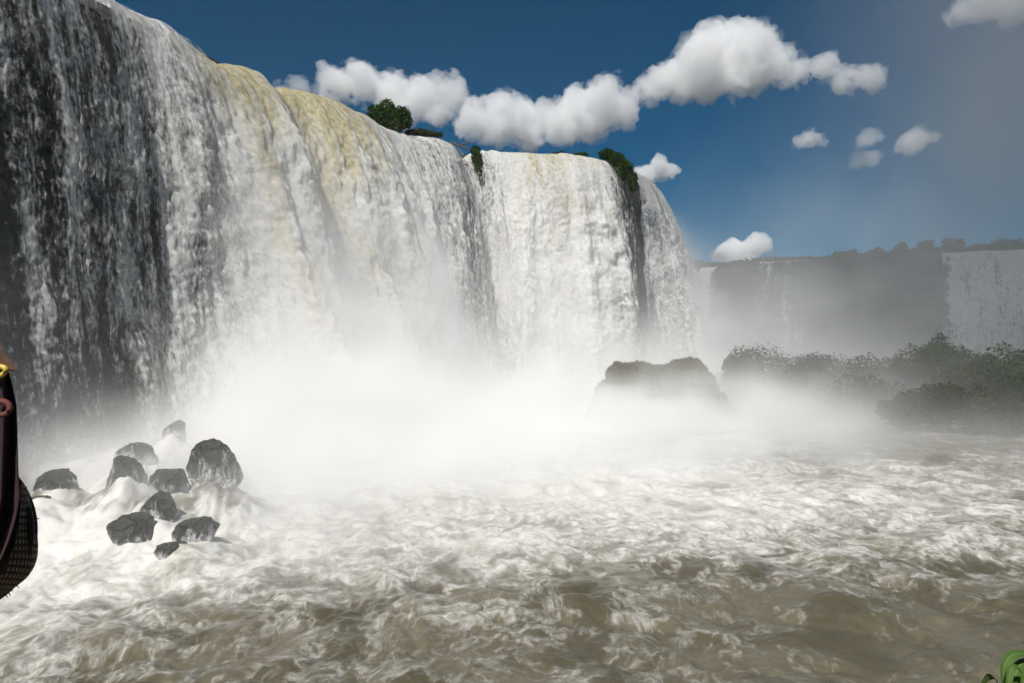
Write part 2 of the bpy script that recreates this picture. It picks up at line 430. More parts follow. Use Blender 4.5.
# ------------------------------------------------------------------ plateaus
M_PLAT = rock_mat('plateau_ground', (.04, .05, .02), (.07, .075, .035), .8, .2, moss=(.04, .06, .02))
M_UPRIVER = simple_mat('upper_river_water', (.12, .10, .05), (.2, .18, .11), .3, .2, .1)
def strip_mesh(name, S_, P_, N_, lz, back, drop, n=26, bump=.5, step=8):
    s = S_[::step][:, None]; t = np.linspace(0, 1, n)[None, :]**1.6
    o = -1.0-t*back
    co = np.stack([P_[::step][:, None, 0]+N_[::step][:, None, 0]*o, P_[::step][:, None, 1]+N_[::step][:, None, 1]*o,
                   lz[::step][:, None]-drop+bump*fbm(s*.1, o*.05, s*0+7, 3)+0*o], -1)
    return grid_mesh(name, co)
tag(link('upper_river', strip_mesh('upper_river', S, P, gsmooth(NN, 12/STEP), lipz*0+LZ, 70, .25, bump=.15), M_UPRIVER), kind='structure')
tag(link('plateau_ground', strip_mesh('plateau_ground', FS, FP, gsmooth(FN, 40), flz, 190, -.2, bump=1.5, step=3), M_PLAT), kind='structure')

# ------------------------------------------------------------------ river
# distance from the foot of the near falls drives the foam
foot = P+NN*(leapS*math.sqrt(33))[:, None]
FK = np.arange(np.argmin((P[:, 0]+34)**2+(P[:, 1]-15)**2), len(P), 12)
fsel = foot[FK]
def foot_dist(X, Y):
    sh = np.broadcast(X, Y).shape; x = np.broadcast_to(X, sh).ravel(); y = np.broadcast_to(Y, sh).ravel()
    out = np.empty(x.size, np.float32); side = np.empty(x.size, np.float32); ns = NN[FK]
    for i in range(0, x.size, 60000):
        dx = x[i:i+60000, None]-fsel[None, :, 0]; dy = y[i:i+60000, None]-fsel[None, :, 1]
        d2 = dx*dx+dy*dy; k = np.argmin(d2, 1); r = np.arange(len(k))
        out[i:i+60000] = np.sqrt(d2[r, k]); side[i:i+60000] = dx[r, k]*ns[k, 0]+dy[r, k]*ns[k, 1]
    return out.reshape(sh), side.reshape(sh)
rocks = [  # px, py (centre), depth, half width px, half height px, label
    (127, 480, 41, 21, 26, 'dark mossy squarish boulder beside the thin left curtain of water'),
    (214, 474, 45, 25, 27, 'tall slanting dark boulder at the edge of the sunlit spray, rightmost of the boulders'),
    (175, 434, 46, 13, 11, 'small rounded dark boulder high up at the foot of the left curtain'),
    (160, 512, 38, 22, 20, 'dark boulder draped with water in the middle of the boulder pile'),
    (135, 532, 36, 26, 22, 'low dark boulder nearest the river on the left of the pile'),
    (196, 533, 37, 22, 15, 'grey streaming boulder on the right of the lower pile'),
    (170, 551, 35, 20, 9, 'lowest flat rock of the pile, ringed with foam'),
    (55, 487, 40, 22, 15, 'dark rock half hidden in spray at the far left foot of the curtain'),
    (172, 484, 42, 22, 16, 'grey rock laced with water between the squarish and the slanting boulder'),
    (38, 502, 37, 12, 7, 'small dark stone in foam beside the hanging bag'),
    (140, 455, 44, 22, 13, 'shadowed rock ledge behind the squarish boulder')]
rocks = [(px, py, (CZ-(.15+.022*max(0, 552-py)))/(py-341.5)*F, hw*.90, hh_*1.05, lab) for px, py, d, hw, hh_, lab in rocks]
def build_river():
    yy = [13.0]
    while yy[-1] < 170: yy.append(yy[-1]+max(.045, yy[-1]**2/5900*.8))
    yy = np.array(yy+list(np.linspace(174, 300, 24)))
    tt = np.linspace(-.80, .80, 760)
    Y = np.broadcast_to(yy[None, :], (760, len(yy))); X = tt[:, None]*(Y+6)
    fd, side = foot_dist(X, Y)
    fd = np.where(side < 0, 0, fd)
    # waves
    wx = fbm(X*.13, Y*.11, 0*X+2, 3)*3; wy = fbm(X*.13, Y*.13, 0*X+8, 3)*3
    near = np.exp(-fd/14)
    b1 = billow((X+wx)*.18, (Y+wy)*.15, 0*X+4, 3)
    b2 = billow((X+wx)*.55, (Y+wy)*.45, 0*X+14, 3)
    b3 = billow(X*1.7+wx, Y*1.45+wy, 0*X+24, 3) 
    z = (b1-.28)*(.95+1.4*near)+(b2-.28)*(.32+.5*near)+(b3-.28)*.10
    z = z*np.where(Y > 170, .5, 1)-.1
    # foam heaped at the foot of the left curtain and round the boulders
    left = sstep(66, 50, Y)*sstep(-2, -9, X)
    heap = 1.1*np.exp(-np.maximum(fd-1, 0)/4.0)*left
    for px_, py_, d_, hw_, hh__, _l in rocks:
        c_ = at(px_, py_, d_); r_ = hw_/F*d_
        gz = max(.2, c_.z-.02*hh__/F*d_)*np.exp(-.5*(((X-c_.x)/max(1.3, r_*1.5))**2+((Y-c_.y+r_*.3)/max(1.6, r_*1.7))**2))
        heap = np.maximum(heap, gz)+.12*np.minimum(heap, gz)
    z = z*(1-.45*np.clip(heap, 0, 1))+heap*(1+.5*(b2-.28))
    foam = 1.05*np.exp(-np.maximum(fd-9, 0)/11)+.14*(b1-.28)*2.0+.25*(b2-.3)
    # current: foamy tongue drifting to the right in front of the falls, calmer brown pools near the viewer
    tongue = np.exp(-((Y-(34+.16*(X-5)))/12)**2)*sstep(-12, 4, X)*.20
    foam = foam+tongue+.42*fbm(X*.075, Y*.12, 0*X+31, 4, .6)
    foam = foam*(1-.55*np.clip(heap, 0, 1))+.40*np.clip(heap, 0, 1)*(.15+1.9*b2)-.25*left*sstep(-20, -26, X)-.55*np.clip(heap, 0, 1)*sstep(.1, .5, fbm(X*.7, Y*.35, 0*X+55, 4, .6)+.25)
    foam = foam-.27*sstep(32, 19, Y)*(1-np.clip(heap, 0, 1))-.22*sstep(46, 62, Y)*sstep(14, 34, X)-.20
    foam = foam+.26*np.exp(-((X+13)/7)**2-((Y-27)/6.0)**2)-.22*np.clip(heap, 0, 1)*sstep(-.05, .3, fbm(X*.55+.4*wy, Y*.3+.4*wx, 0*X+91, 4, .6))+.30*np.exp(-((X-2)/20)**2-((Y-45)/11)**2)
    uv = np.stack([X, Y], -1)
    return grid_mesh('river', np.stack([X, Y, z], -1), uv, {'foam': foam})
t = NT('river_water')
uv = t.n('ShaderNodeUVMap').outputs[0]; fo = t.attr('foam')
_, wc = t.noise(t.vmul(uv, (.30, .24, 1)), 1, 3)
wp = t.vadd(uv, t.vmul(wc, (2.4, 2.6, 0)))
_, wc2 = t.noise(t.vmul(wp, (1.0, .8, 1)), 1, 2)
wp2 = t.vadd(wp, t.vmul(wc2, (.6, .7, 0)))
n1, _ = t.noise(t.vmul(wp2, (.40, .30, 1)), 1, 6, .6)
n2, _ = t.noise(t.vmul(wp2, (1.35, .95, 1)), 1, 5, .6)
n3, _ = t.noise(t.vmul(wp2, (5, 3.6, 1)), 1, 5, .65)
n4, _ = t.noise(t.vmul(wp, (2.8, 2.0, 1)), 1, 5, .65)
def ridge(n): return t.math('SUBTRACT', 1, t.math('MULTIPLY', t.math('ABSOLUTE', t.math('SUBTRACT', n, .5)), 5.0), clamp=True)
r1 = t.math('POWER', ridge(n1), 2.4); r2 = t.math('POWER', ridge(n2), 2.0); r3 = t.math('POWER', ridge(n4), 1.5)
f = t.math('ADD', fo, t.math('MULTIPLY', r1, .44)); f = t.math('ADD', f, t.math('MULTIPLY', r2, .36)); f = t.math('ADD', f, t.math('MULTIPLY', r3, .20))
f = t.math('ADD', f, t.math('MULTIPLY', t.math('SUBTRACT', n3, .5), .42)); f = t.math('ADD', f, t.math('MULTIPLY', t.math('SUBTRACT', n1, .5), .5))
fm = t.ss(f, .22, 1.30)
murk = t.mix(t.ss(n1, .3, .7), (.072, .064, .040), (.132, .119, .082))
murk = t.mix(t.ss(fo, -.20, .60), murk, (.40, .385, .34))
col = t.mix(fm, murk, (.63, .62, .59))
pr = t.n('ShaderNodeBsdfPrincipled'); t.l(col, pr.inputs['Base Color']); t.put(pr.inputs['Roughness'], t.ss(fm, 0, .6, .28, .9))
pr.inputs['IOR'].default_value = 1.33; pr.inputs['Specular IOR Level'].default_value = .3
hh = t.math('ADD', t.math('MULTIPLY', n2, .7), t.math('MULTIPLY', n3, .3)); hh = t.math('ADD', hh, t.math('MULTIPLY', fm, .25))
t.l(t.bump(hh, .30, .2), pr.inputs['Normal']); t.l(pr.outputs[0], t.out.inputs['Surface'])
tag(link('river', build_river(), t.m), kind='structure')
# river bed sheet under everything
bm = bmesh.new()
vs = [bm.verts.new(p) for p in ((-140, -35, -1.6), (330, -35, -1.6), (330, 415, -1.6), (-140, 415, -1.6))]; bm.faces.new(vs)
tag(link('ground', bm_mesh('ground', bm), rock_mat('river_bed', (.06, .055, .035), (.1, .09, .06), .6, .3)), kind='structure')

# ------------------------------------------------------------------ rocks
def rock_mesh(name, sx, sy, sz, seed, sub=5, rough=.35, ang=.5, flat=None):
    bm = bmesh.new(); bmesh.ops.create_icosphere(bm, subdivisions=sub, radius=1)
    V = np.array([v.co for v in bm.verts]); 
    r = np.random.default_rng(int(seed*10)+3)
    k = np.ones(len(V))*1.3
    for _ in range(9):                       # facets: cut by random planes
        n = r.normal(size=3); n /= np.linalg.norm(n); d = r.uniform(.62, .95)
        dd = V@n; k = np.where(dd > 1e-3, np.minimum(k, d/np.maximum(dd, 1e-3)), k)
    k = np.minimum(k, 1.15)
    V = V*(k[:, None]*ang+(1-ang))
    nz = fbm(V[:, 0]*1.3+seed, V[:, 1]*1.3, V[:, 2]*1.3+seed*3, 5, .55)
    V = V*(1+rough*nz)[:, None]
    if flat: V[:, 2] = np.where(V[:, 2] > flat, flat+(V[:, 2]-flat)*.22+.07*fbm(V[:, 0]*3, V[:, 1]*3, V[:, 0]*0+seed, 3), V[:, 2])
    V = V*np.array([sx, sy, sz])
    for v, c in zip(bm.verts, V): v.co = c
    return bm_mesh(name, bm)
def wet_rock_mat():
    t = NT('wet_boulder'); g = t.n('ShaderNodeNewGeometry'); p = g.outputs['Position']
    a, _ = t.noise(p, 1.3, 6, .6); b, _ = t.noise(p, 5, 5, .65)
    st, _ = t.noise(t.vmul(p, (2.4, 2.4, .6)), 1, 6, .7, .8)
    col = t.mix(t.ss(a, .35, .65), (.009, .009, .008), (.030, .028, .025))
    gz = t.n('ShaderNodeSeparateXYZ'); t.l(t.n('ShaderNodeTexCoord').outputs['Generated'], gz.inputs[0])
    low = t.math('MULTIPLY', t.math('SUBTRACT', .76, gz.outputs[2]), .56)
    vo = t.n('ShaderNodeTexVoronoi', feature='DISTANCE_TO_EDGE'); vo.inputs['Scale'].default_value = 1.1
    _, pw = t.noise(p, 2.2, 3); t.l(t.vadd(p, t.vmul(pw, (.5, .5, .5))), vo.inputs['Vector'])
    cr = t.ss(vo.outputs['Distance'], .0, .10)
    col = t.mix(cr, (.004, .004, .004), col)
    col = t.mix(t.math('MULTIPLY', t.ss(t.math('ADD', t.math('MULTIPLY', b, .6), t.math('MULTIPLY', gz.outputs[2], .5)), .66, .82), .7), col, (.038, .045, .016))
    wf = t.math('MULTIPLY', t.ss(t.math('ADD', st, low), .52, .68), .9)                       # thin water running over the stone
    col = t.mix(wf, col, (.60, .60, .59))
    pr = t.n('ShaderNodeBsdfPrincipled'); t.l(col, pr.inputs['Base Color']); t.put(pr.inputs['Roughness'], t.ss(b, .3, .7, .28, .65))
    t.l(t.bump(t.math('ADD', t.math('ADD', b, t.math('MULTIPLY', cr, .6)), t.math('MULTIPLY', wf, .6)), 1.0, .25), pr.inputs['Normal']); t.l(pr.outputs[0], t.out.inputs['Surface']); return t.m
M_ROCK = wet_rock_mat()
M_MOSSROCK = rock_mat('mossy_boulder', (.045, .036, .02), (.10, .08, .045), .8, .8, moss=(.10, .088, .032))
for i, (px, py, d, hw, hh_, lab) in enumerate(rocks):
    o = link('boulder', rock_mesh('boulder', hw/F*d, hw/F*d*.9, hh_/F*d*1.15, i*1.7+1, 6, .30, .80, (.75, None, None, .7, .65, .7, .6, .75, .7, .6, .7)[i]), M_ROCK)
    o.location = at(px, py, d); o.rotation_euler = (0, random.uniform(-.25, .25), random.uniform(0, 6))
    tag(o, lab, 'boulder', 'boulders at the foot of the left falls')
def islet():
    d = 76.0; nx, ny = 150, 90
    prof = np.array([(570, 408), (586, 388), (598, 370), (607, 362), (622, 361), (640, 360.5), (652, 364), (666, 363), (680, 358.5), (694, 357), (708, 358), (714, 365), (724, 382), (748, 404)], float)
    prof[:, 0] = 657+(prof[:, 0]-657)*.84; prof[:, 1] += 2
    x = np.linspace(prof[0, 0], prof[-1, 0], nx)[:, None]; y = np.linspace(-1, 1, ny)[None, :]
    top = CZ+(341.5-np.interp(x, prof[:, 0], prof[:, 1]))/F*d
    X = (x-512)/F*d; n1 = fbm(X*.35, y*2.2, X*0+5, 5, .6)
    edge = np.clip(1-np.abs(y)**3.0*(1+.5*fbm(X*.3, y*0, X*0+9, 3)), 0, 1)
    Z = (top+.6)*edge**.55-1.5+.75*n1*edge+.7*(billow(X*.9, y*4, X*0+2, 4)-.25)*edge
    Z = Z+np.floor(Z*1.1)*.10
    X = X+.9*fbm(Z*.9, y*2.5, X*.25+7, 4)
    co = np.stack(np.broadcast_arrays(X, d+y*5.0+1.6*fbm(X*.5, Z*.9, X*0+3, 4), Z), -1)
    root = empty('rock_islet', (0, 0, 0))
    link('rock', grid_mesh('rock', co), M_MOSSROCK, root)
    r = np.random.default_rng(5); n = 16000; i = r.integers(8, nx-8, n); j = r.integers(6, ny-6, n)
    p = co[i, j]; keep = (p[:, 2] > 2.0+1.2*fbm(p[:, 0]*.6, p[:, 1]*.6, p[:, 2]*0, 3)) ; p = p[keep]; n = len(p)
    a_ = r.normal(size=(n, 3))*np.array([1, 1, .25]); a_ /= np.linalg.norm(a_, axis=1)[:, None]
    h = np.stack([r.normal(0, .12, n), r.normal(0, .12, n), r.uniform(.15, .5, n)], -1); w_ = r.uniform(.05, .11, n)[:, None]
    Q = np.stack([p-a_*w_-[0, 0, .1], p+a_*w_-[0, 0, .1], p+h+a_*w_*.3, p+h-a_*w_*.3], 1)
    link('grass', quads_mesh('grass', Q, attrs={'shade': r.uniform(0, 1, n)}), leaf_mat('islet_grass', (.055, .056, .018), (.13, .115, .042), .2), root)
    tag(root, 'low brownish grass-topped rock islet rising out of the mist in midstream', 'islet')
# ------------------------------------------------------------------ vegetation
M_LEAF = leaf_mat('bush_leaves', (.014, .032, .006), (.040, .070, .016), .25)
M_LEAF2 = leaf_mat('dry_bush_leaves', (.022, .028, .010), (.055, .058, .022), .15)
M_LEAF3 = leaf_mat('island_leaves', (.009, .018, .004), (.034, .047, .011), .12)
M_BARK = simple_mat('bark', (.06, .05, .04), (.11, .095, .08), 6, .85, .02)
def crown_mesh(name, blobs, n, size, seed, hang=0.0):
    """leaf quads spread through a set of ellipsoid clumps: blobs = [(x,y,z,rx,ry,rz)]"""
    r = np.random.default_rng(seed); W = np.array([b[3]*b[4]*b[5] for b in blobs])**.67; W /= W.sum()
    k = r.choice(len(blobs), n, p=W); B = np.array(blobs)[k]
    d = r.normal(size=(n, 3)); d /= np.linalg.norm(d, axis=1)[:, None]
    rad = r.uniform(.35, 1, n)**.45
    rad = rad*(1+.35*fbm(d[:, 0]*2.2+k*3.1, d[:, 1]*2.2, d[:, 2]*2.2, 3))
    c = B[:, :3]+d*rad[:, None]*B[:, 3:]
    nrm = d*1.0+r.normal(size=(n, 3))*.55+np.array([0, 0, .35]); nrm /= np.linalg.norm(nrm, axis=1)[:, None]
    a = np.cross(nrm, r.normal(size=(n, 3))); a /= np.linalg.norm(a, axis=1)[:, None]; b = np.cross(nrm, a)
    sz = size*r.uniform(.6, 1.4, n)[:, None]
    if hang: a = a+np.array([0, 0, -hang]); a /= np.linalg.norm(a, axis=1)[:, None]
    Q = np.stack([c-a*sz, c-b*sz*.45, c+a*sz, c+b*sz*.45], 1)
    return quads_mesh(name, Q, attrs={'shade': r.uniform(0, 1, n)*.6+.4*(k % 3)/2})
def limb_mesh(name, base, tips, r0):
    bm = bmesh.new()
    for tp in tips:
        p0, p2 = Vector(base), Vector(tp); p1 = (p0+p2)/2+Vector((random.uniform(-.2, .2), random.uniform(-.2, .2), .15))*(p2-p0).length*.5
        tube_bm(bm, [p0, p0.lerp(p1, .5)*.5+p0.lerp(p1, .6)*.5, p1, p1.lerp(p2, .5), p2], [r0, r0*.8, r0*.6, r0*.4, r0*.15], 6)
    return bm_mesh(name, bm)
def plant(name, loc, blobs, n, size, seed, lm, label, cat, group=None, trunk_r=.12, hang=0.0, scale=1, rz=0, tkind='trunk'):
    root = empty(name, loc, rz); root.scale = (scale,)*3
    link('crown', crown_mesh('crown', blobs, n, size, seed, hang), lm, root)
    tips = [(b[0], b[1], b[2]) for b in sorted(blobs, key=lambda b: -b[2])[:7]]
    link(tkind, limb_mesh(tkind, (0, 0, -.6), tips, trunk_r), M_BARK, root)
    return tag(root, label, cat, group)
def dome(w, h, n, seed, flat=.8):
    r = np.random.default_rng(seed); out = [(0, 0, h*.42, w*.36, w*.34, h*.46)]
    for i in range(n):
        a = r.uniform(0, math.tau); q = r.uniform(.25, .72)*w*.5; zz = h*r.uniform(.02, .85)*(1-.5*(q/(w*.5))**2); s = r.uniform(.16, .28)*w
        out.append((q*math.cos(a), q*math.sin(a)*flat, zz, s, s, s*r.uniform(.6, .95)))
    return out
# lone bush on the lip and its neighbours
k = at(389, 133, 88.0)
plant('bush', (k.x, k.y+.6, LZ-.2), [(-1.6, 0, 2.6, 1.2, 1.1, .9), (-.4, 0, 3.1, 1.2, 1.1, 1.1), (.5, .2, 2.4, 1.4, 1.2, 1.2), (1.6, 0, 2.4, 1.0, 1.0, .9), (2.0, 0, 1.5, .8, .8, .9), (.8, 0, 1.2, 1.3, 1.1, 1.0), (-.7, 0, 1.7, 1.3, 1.1, 1.1), (-1.9, .2, 1.7, .8, .8, .7)],
      3000, .23, 5, M_LEAF, 'rounded dark green bush standing alone on the lip of the falls', 'bush', None, .14)
k = at(424, 137, 91)
plant('shrub', (k.x, k.y+.3, LZ+.3), [(-1.5, 0, .4, .9, .8, .55), (-.4, 0, .45, 1.0, .8, .5), (.8, 0, .35, .9, .8, .4), (1.7, 0, .2, .6, .6, .3)], 2200, .13, 6, M_LEAF2, 'low flat olive shrub on the lip just right of the lone bush', 'shrub', None, .05)
k = at(478, 153, 96)
plant('shrub', (k.x, k.y-.7, k.z), [(-.3, -.1, .1, .7, .6, .6), (-.1, -.5, -.9, .75, .6, .9), (.2, -.9, -2.2, .7, .6, 1.1), (.55, -1.2, -3.5, .45, .5, 1.0)], 2600, .15, 7, M_LEAF, 'narrow dark green shrub hanging down the falls below the driftwood', 'shrub', None, .06, 1.2)
k = at(560, 157, 100)
plant('shrub', (k.x, k.y+1, LZ+.1), [(-.5, 0, .35, .7, .6, .4), (.2, 0, .5, .5, .5, .5)], 700, .12, 8, M_LEAF2, 'smallest dark tuft on the central lip', 'shrub', None, .04)
k = at(577, 157, 101)
plant('shrub', (k.x, k.y+1, LZ+.1), [(-1, 0, .3, .8, .7, .4), (0, 0, .45, .9, .7, .5), (1, 0, .5, .7, .7, .55)], 1300, .13, 9, M_LEAF, 'low dark shrub on the central lip left of the shrub clump', 'shrub', None, .04)
k = at(605, 160, 102.5)
plant('shrub', (k.x+.3, k.y-1.6, k.z+.2), [(-.2, 0, .2, 1.2, 1, .8), (1.0, -.3, -.6, 1.3, 1, 1.0), (2.0, -.6, -1.6, 1.2, 1, 1.0), (1.7, -1, -2.8, .6, .6, .7)], 4200, .16, 10, M_LEAF, 'dark green shrub clump spilling over the right end of the lip, upper half', 'shrub', None, .08, .6)
k = at(622, 178, 106)
plant('shrub', (k.x+.4, k.y-2.0, k.z), [(0, 0, .6, 1.0, .9, .9), (.6, -.2, -.5, 1.0, .8, .9), (.8, -.4, -1.6, .6, .6, .8)], 2800, .16, 12, M_LEAF, 'darker hanging shrub below the shrub clump above the black rock gap', 'shrub', None, .08, .9)
k = at(665, 216, 128)
plant('shrub', (k.x+.3, k.y, k.z), [(0, 0, 0, .8, .8, .9), (.4, -.2, -.9, .7, .7, .8)], 1100, .15, 13, M_LEAF2, 'tiny brown-green shrub clinging to the outer edge of the end falls', 'shrub', None, .05, .7)
# driftwood on the lip
bm = bmesh.new()
pts = [at(452, 143, 93.5), at(457, 145, 93.5), at(465, 144, 93.5), at(470, 141.5, 93.5)]
tube_bm(bm, [at(448, 144.5, 94.4)]+pts, [.16, .14, .12, .10, .05], 7)
tube_bm(bm, [pts[1], at(468, 149, 93.6), at(476, 151, 93.8)], [.13, .10, .04], 7); tube_bm(bm, [pts[2], at(467.5, 141, 93.6)], [.07, .02], 6)
tag(link('driftwood', bm_mesh('driftwood', bm), simple_mat('dead_wood', (.05, .04, .03), (.1, .085, .07), 5, .85, .02)), 'dark forked driftwood log caught on the lip left of the hanging shrub', 'driftwood')
# dark rock edge along the lip
M_LIPROCK = rock_mat('lip_rock', (.05, .042, .03), (.11, .09, .06), .6, 1.5)
for (x0, y0, x1, y1, d0, d1, lab) in [(196, 63, 222, 67, 67.6, 68.8, 'thin brown rock ledge on the lip above the first yellow streak'),
                                      (270, 88, 312, 95, 73.5, 76.2, 'brown rock ledge on the lip left of the lone bush'),
                                      (478, 151, 556, 157, 98.4, 100.8, 'long dark rock ledge along the central lip under the big cloud')]:
    a, b = at(x0, y0, d0), at(x1, y1, d1); n = 60; co = np.zeros((n, 9, 3))
    for i in range(n):
        c = a.lerp(b, i/(n-1)); hz = .28+.32*abs(float(fbm(np.array(i*.21), np.array(x0*.1), np.array(.3), 3)))*(1-abs(2*i/(n-1)-1)**6)
        if i in (0, n-1): hz = .02
        for j in range(9):
            an = math.pi*j/8; co[i, j] = (c.x, c.y+math.cos(an)*.9+.5, c.z-.45+math.sin(an)*hz*1.6)
    tag(link('rock_ledge', grid_mesh('rock_ledge', co), M_LIPROCK), lab, 'rock ledge')

islet()
# island and its bushes on the right
def island():
    r, X, Y, Z = lattice((8, 50, 0), (150, 150, 1), 1.0)
    X = X[..., 0]; Y = Y[..., 0]
    c = 66+.10*(X-40)                       # front shore line
    z = 5.0*sstep(0, 26, Y-c-3*fbm(X*.1, Y*.1, 0*X+3, 3))*sstep(118, 96, Y-.25*X)*sstep(16, 30, X)-1.4+.8*fbm(X*.2, Y*.2, 0*X, 4)
    return grid_mesh('island', np.stack(np.broadcast_arrays(X, Y, z), -1))
tag(link('island_ground', island(), rock_mat('island_soil', (.03, .035, .015), (.06, .06, .03), .8, .6, moss=(.03, .045, .015))), kind='structure')
isl = [  # px, top py, base py, depth, half width px, label
    (945, 374, 424, 66, 30, 'low rounded olive bush at the front shore of the island'),
    (992, 388, 424, 66, 30, 'small olive bush on the front shore nearest the right edge'),
    (905, 392, 422, 68, 24, 'small dim bush at the left end of the front shore row'),
    (975, 358, 410, 73, 36, 'broad olive bush behind the front shore row'),
    (1022, 366, 418, 69, 34, 'bush cut off by the right edge of the picture above the shore'),
    (940, 322, 385, 80, 17, 'tallest narrow tree standing up out of the island thicket'),
    (912, 335, 390, 82, 26, 'rounded tree just left of the tallest island tree'),
    (965, 340, 395, 80, 28, 'dark bush just right of the tallest island tree'),
    (1002, 333, 392, 80, 27, 'dark domed tree at the top right of the island'),
    (1030, 340, 392, 84, 26, 'tree at the right edge behind the domed tree'),
    (870, 345, 400, 84, 30, 'hazy bush in the middle of the island'),
    (890, 372, 415, 75, 34, 'hazy low bush in front of the rounded tree'),
    (835, 345, 398, 88, 30, 'pale misty bush left of the island middle'),
    (800, 346, 396, 90, 26, 'pale misty bush between the island middle and its left dome'),
    (765, 333, 392, 90, 36, 'misty grey domed tree at the left end of the island'),
    (738, 342, 392, 90, 20, 'faintest misty bush on the island, leftmost in the thicket'),
    (850, 378, 418, 76, 36, 'nearly fogged-out low bush on the left shore'),
    (790, 372, 412, 82, 34, 'fogged-out low bush below the left dome')]
protos = {}
for i, (px, ty, by, d, hw, lab) in enumerate(isl):
    h = (by-ty)/F*d; wd = 2*hw/F*d; b = at(px, by, d)
    plant('tree' if 'tree' in lab else 'bush', (b.x, b.y, b.z), dome(wd*1.08, h*.95, 14, 40+i), 5200, .19, 100+i, M_LEAF3 if i not in (5, 8) else M_LEAF, lab, 'tree' if 'tree' in lab else 'bush', 'island thicket', .1)
# trees on the far plateau
for i, (px, ty, d, hw, lab) in enumerate([
        (905, 238, 212, 9, 'small flat-topped tree on the far skyline, leftmost of three'), (930, 237, 210, 10, 'middle tree of three on the far skyline'),
        (958, 235, 208, 13, 'widest tree of three on the far skyline, above the far waterfall'), (985, 241, 206, 14, 'low tree on the far skyline right of the three'),
        (1012, 240, 200, 16, 'low dark tree on the far skyline at the right edge'), (697, 259, 248, 9, 'dark tree on the far cliff top beside the end of the near falls'),
        (713, 262, 248, 9, 'low bush on the far cliff top above the narrow waterfall'), (880, 246, 216, 12, 'low bush on the far skyline left of the three trees'),
        (850, 250, 220, 14, 'flat bush on the far skyline above the bare cliff')]):
    tp = at(px, ty, d); h = max(1.6, tp.z-flz[0]+.3); wd = 2*hw/F*d
    plant('tree' if 'tree' in lab else 'bush', (tp.x, tp.y+2, tp.z-h), dome(wd, h, 9, 70+i), 1500, .34, 200+i, M_LEAF, lab, 'tree' if 'tree' in lab else 'bush', 'trees on the far cliff top', .15)
# low scrub along the far cliff edge: nobody could count it
n = 9000; r = np.random.default_rng(9); ii = r.integers(8, len(FS)-8, n); oo = -r.uniform(-.3, 7, n)
c = np.stack([FP[ii, 0]+FN[ii, 0]*oo, FP[ii, 1]+FN[ii, 1]*oo, flz[ii]+.3+r.uniform(0, 1, n)*(1.0+1.3*np.clip(fbm(ii*.03, ii*0+.5, ii*0, 3)+.2, 0, 1))], -1)
a = r.normal(size=(n, 3)); a /= np.linalg.norm(a, axis=1)[:, None]; b = np.cross(a, r.normal(size=(n, 3))); b /= np.linalg.norm(b, axis=1)[:, None]
sz = r.uniform(.25, .6, n)[:, None]
tag(link('scrub', quads_mesh('scrub', np.stack([c-a*sz, c-b*sz*.6, c+a*sz, c+b*sz*.6], 1), attrs={'shade': r.uniform(0, 1, n)}), M_LEAF), kind='stuff')

# ------------------------------------------------------------------ foreground: hanging woven bag, its post, the walkway, the leafy plant
def weave_mat():
    t = NT('woven_fibre'); uv = t.n('ShaderNodeUVMap').outputs[0]
    def wave(v, d):
        n = t.n('ShaderNodeTexWave', wave_type='BANDS', bands_direction=d); t.put(n.inputs['Vector'], v); n.inputs['Scale'].default_value = 1; return n.outputs[1]
    v = t.vmul(uv, (11, 9, 1))
    ck = t.n('ShaderNodeTexChecker'); t.put(ck.inputs['Vector'], t.vmul(uv, (76, 54, 1))); ck.inputs['Scale'].default_value = 1
    wx = wave(v, 'X'); wy = wave(v, 'Y')
    hgt = t.math('MULTIPLY', wx, wy)
    nz, _ = t.noise(t.vmul(uv, (30, 30, 1)), 1, 4)
    col = t.mix(t.ss(hgt, .05, .5), (.02, .013, .009), t.mix(nz, (.24, .15, .085), (.42, .28, .17)))
    p = t.n('ShaderNodeBsdfPrincipled'); t.l(col, p.inputs['Base Color']); p.inputs['Roughness'].default_value = .85
    t.l(t.bump(hgt, 1.0, .004), p.inputs['Normal']); t.l(p.outputs[0], t.out.inputs['Surface']); return t.m
M_MAROON = simple_mat('maroon_cloth', (.020, .006, .007), (.035, .010, .011), 9, .8, .004)
M_LEATHER = simple_mat('brown_leather', (.06, .028, .016), (.10, .05, .03), 30, .6, .002)
M_BRASS = NT('yellow_ring'); p_ = M_BRASS.n('ShaderNodeBsdfPrincipled'); p_.inputs['Base Color'].default_value = (.50, .36, .06, 1); p_.inputs['Roughness'].default_value = .35; M_BRASS.l(p_.outputs[0], M_BRASS.out.inputs['Surface']); M_BRASS = M_BRASS.m
D = 1.0; px = 1/F*D
bag = empty('shoulder_bag', at(-40, 605, D))
def rel(x, y, dy=0.0): return at(x, y, D+dy)-bag.location
def lathe_bag(name, cx, cy, rx, ry, depth, t0, t1, n=48, m=64, seed=0):
    co = np.zeros((n, m, 3)); uv = np.zeros((n, m, 2))
    for i in range(n):
        th = t0+(t1-t0)*i/(n-1)
        for j in range(m):
            ph = math.tau*j/(m-1)
            wob = 1+.035*math.sin(3*ph+th*4+seed)+.02*math.sin(7*th+seed)
            q = rel(cx+rx*math.sin(th)*math.cos(ph)*wob, cy-ry*math.cos(th)*wob, depth*math.sin(th)*math.sin(ph)); co[i, j] = q
            uv[i, j] = (j/(m-1)*2.2, i/(n-1))
    return grid_mesh(name, co, uv)
link('woven_body', lathe_bag('woven_body', -42, 530, 80, 82, .085, .62, math.pi-.02), weave_mat(), bag)
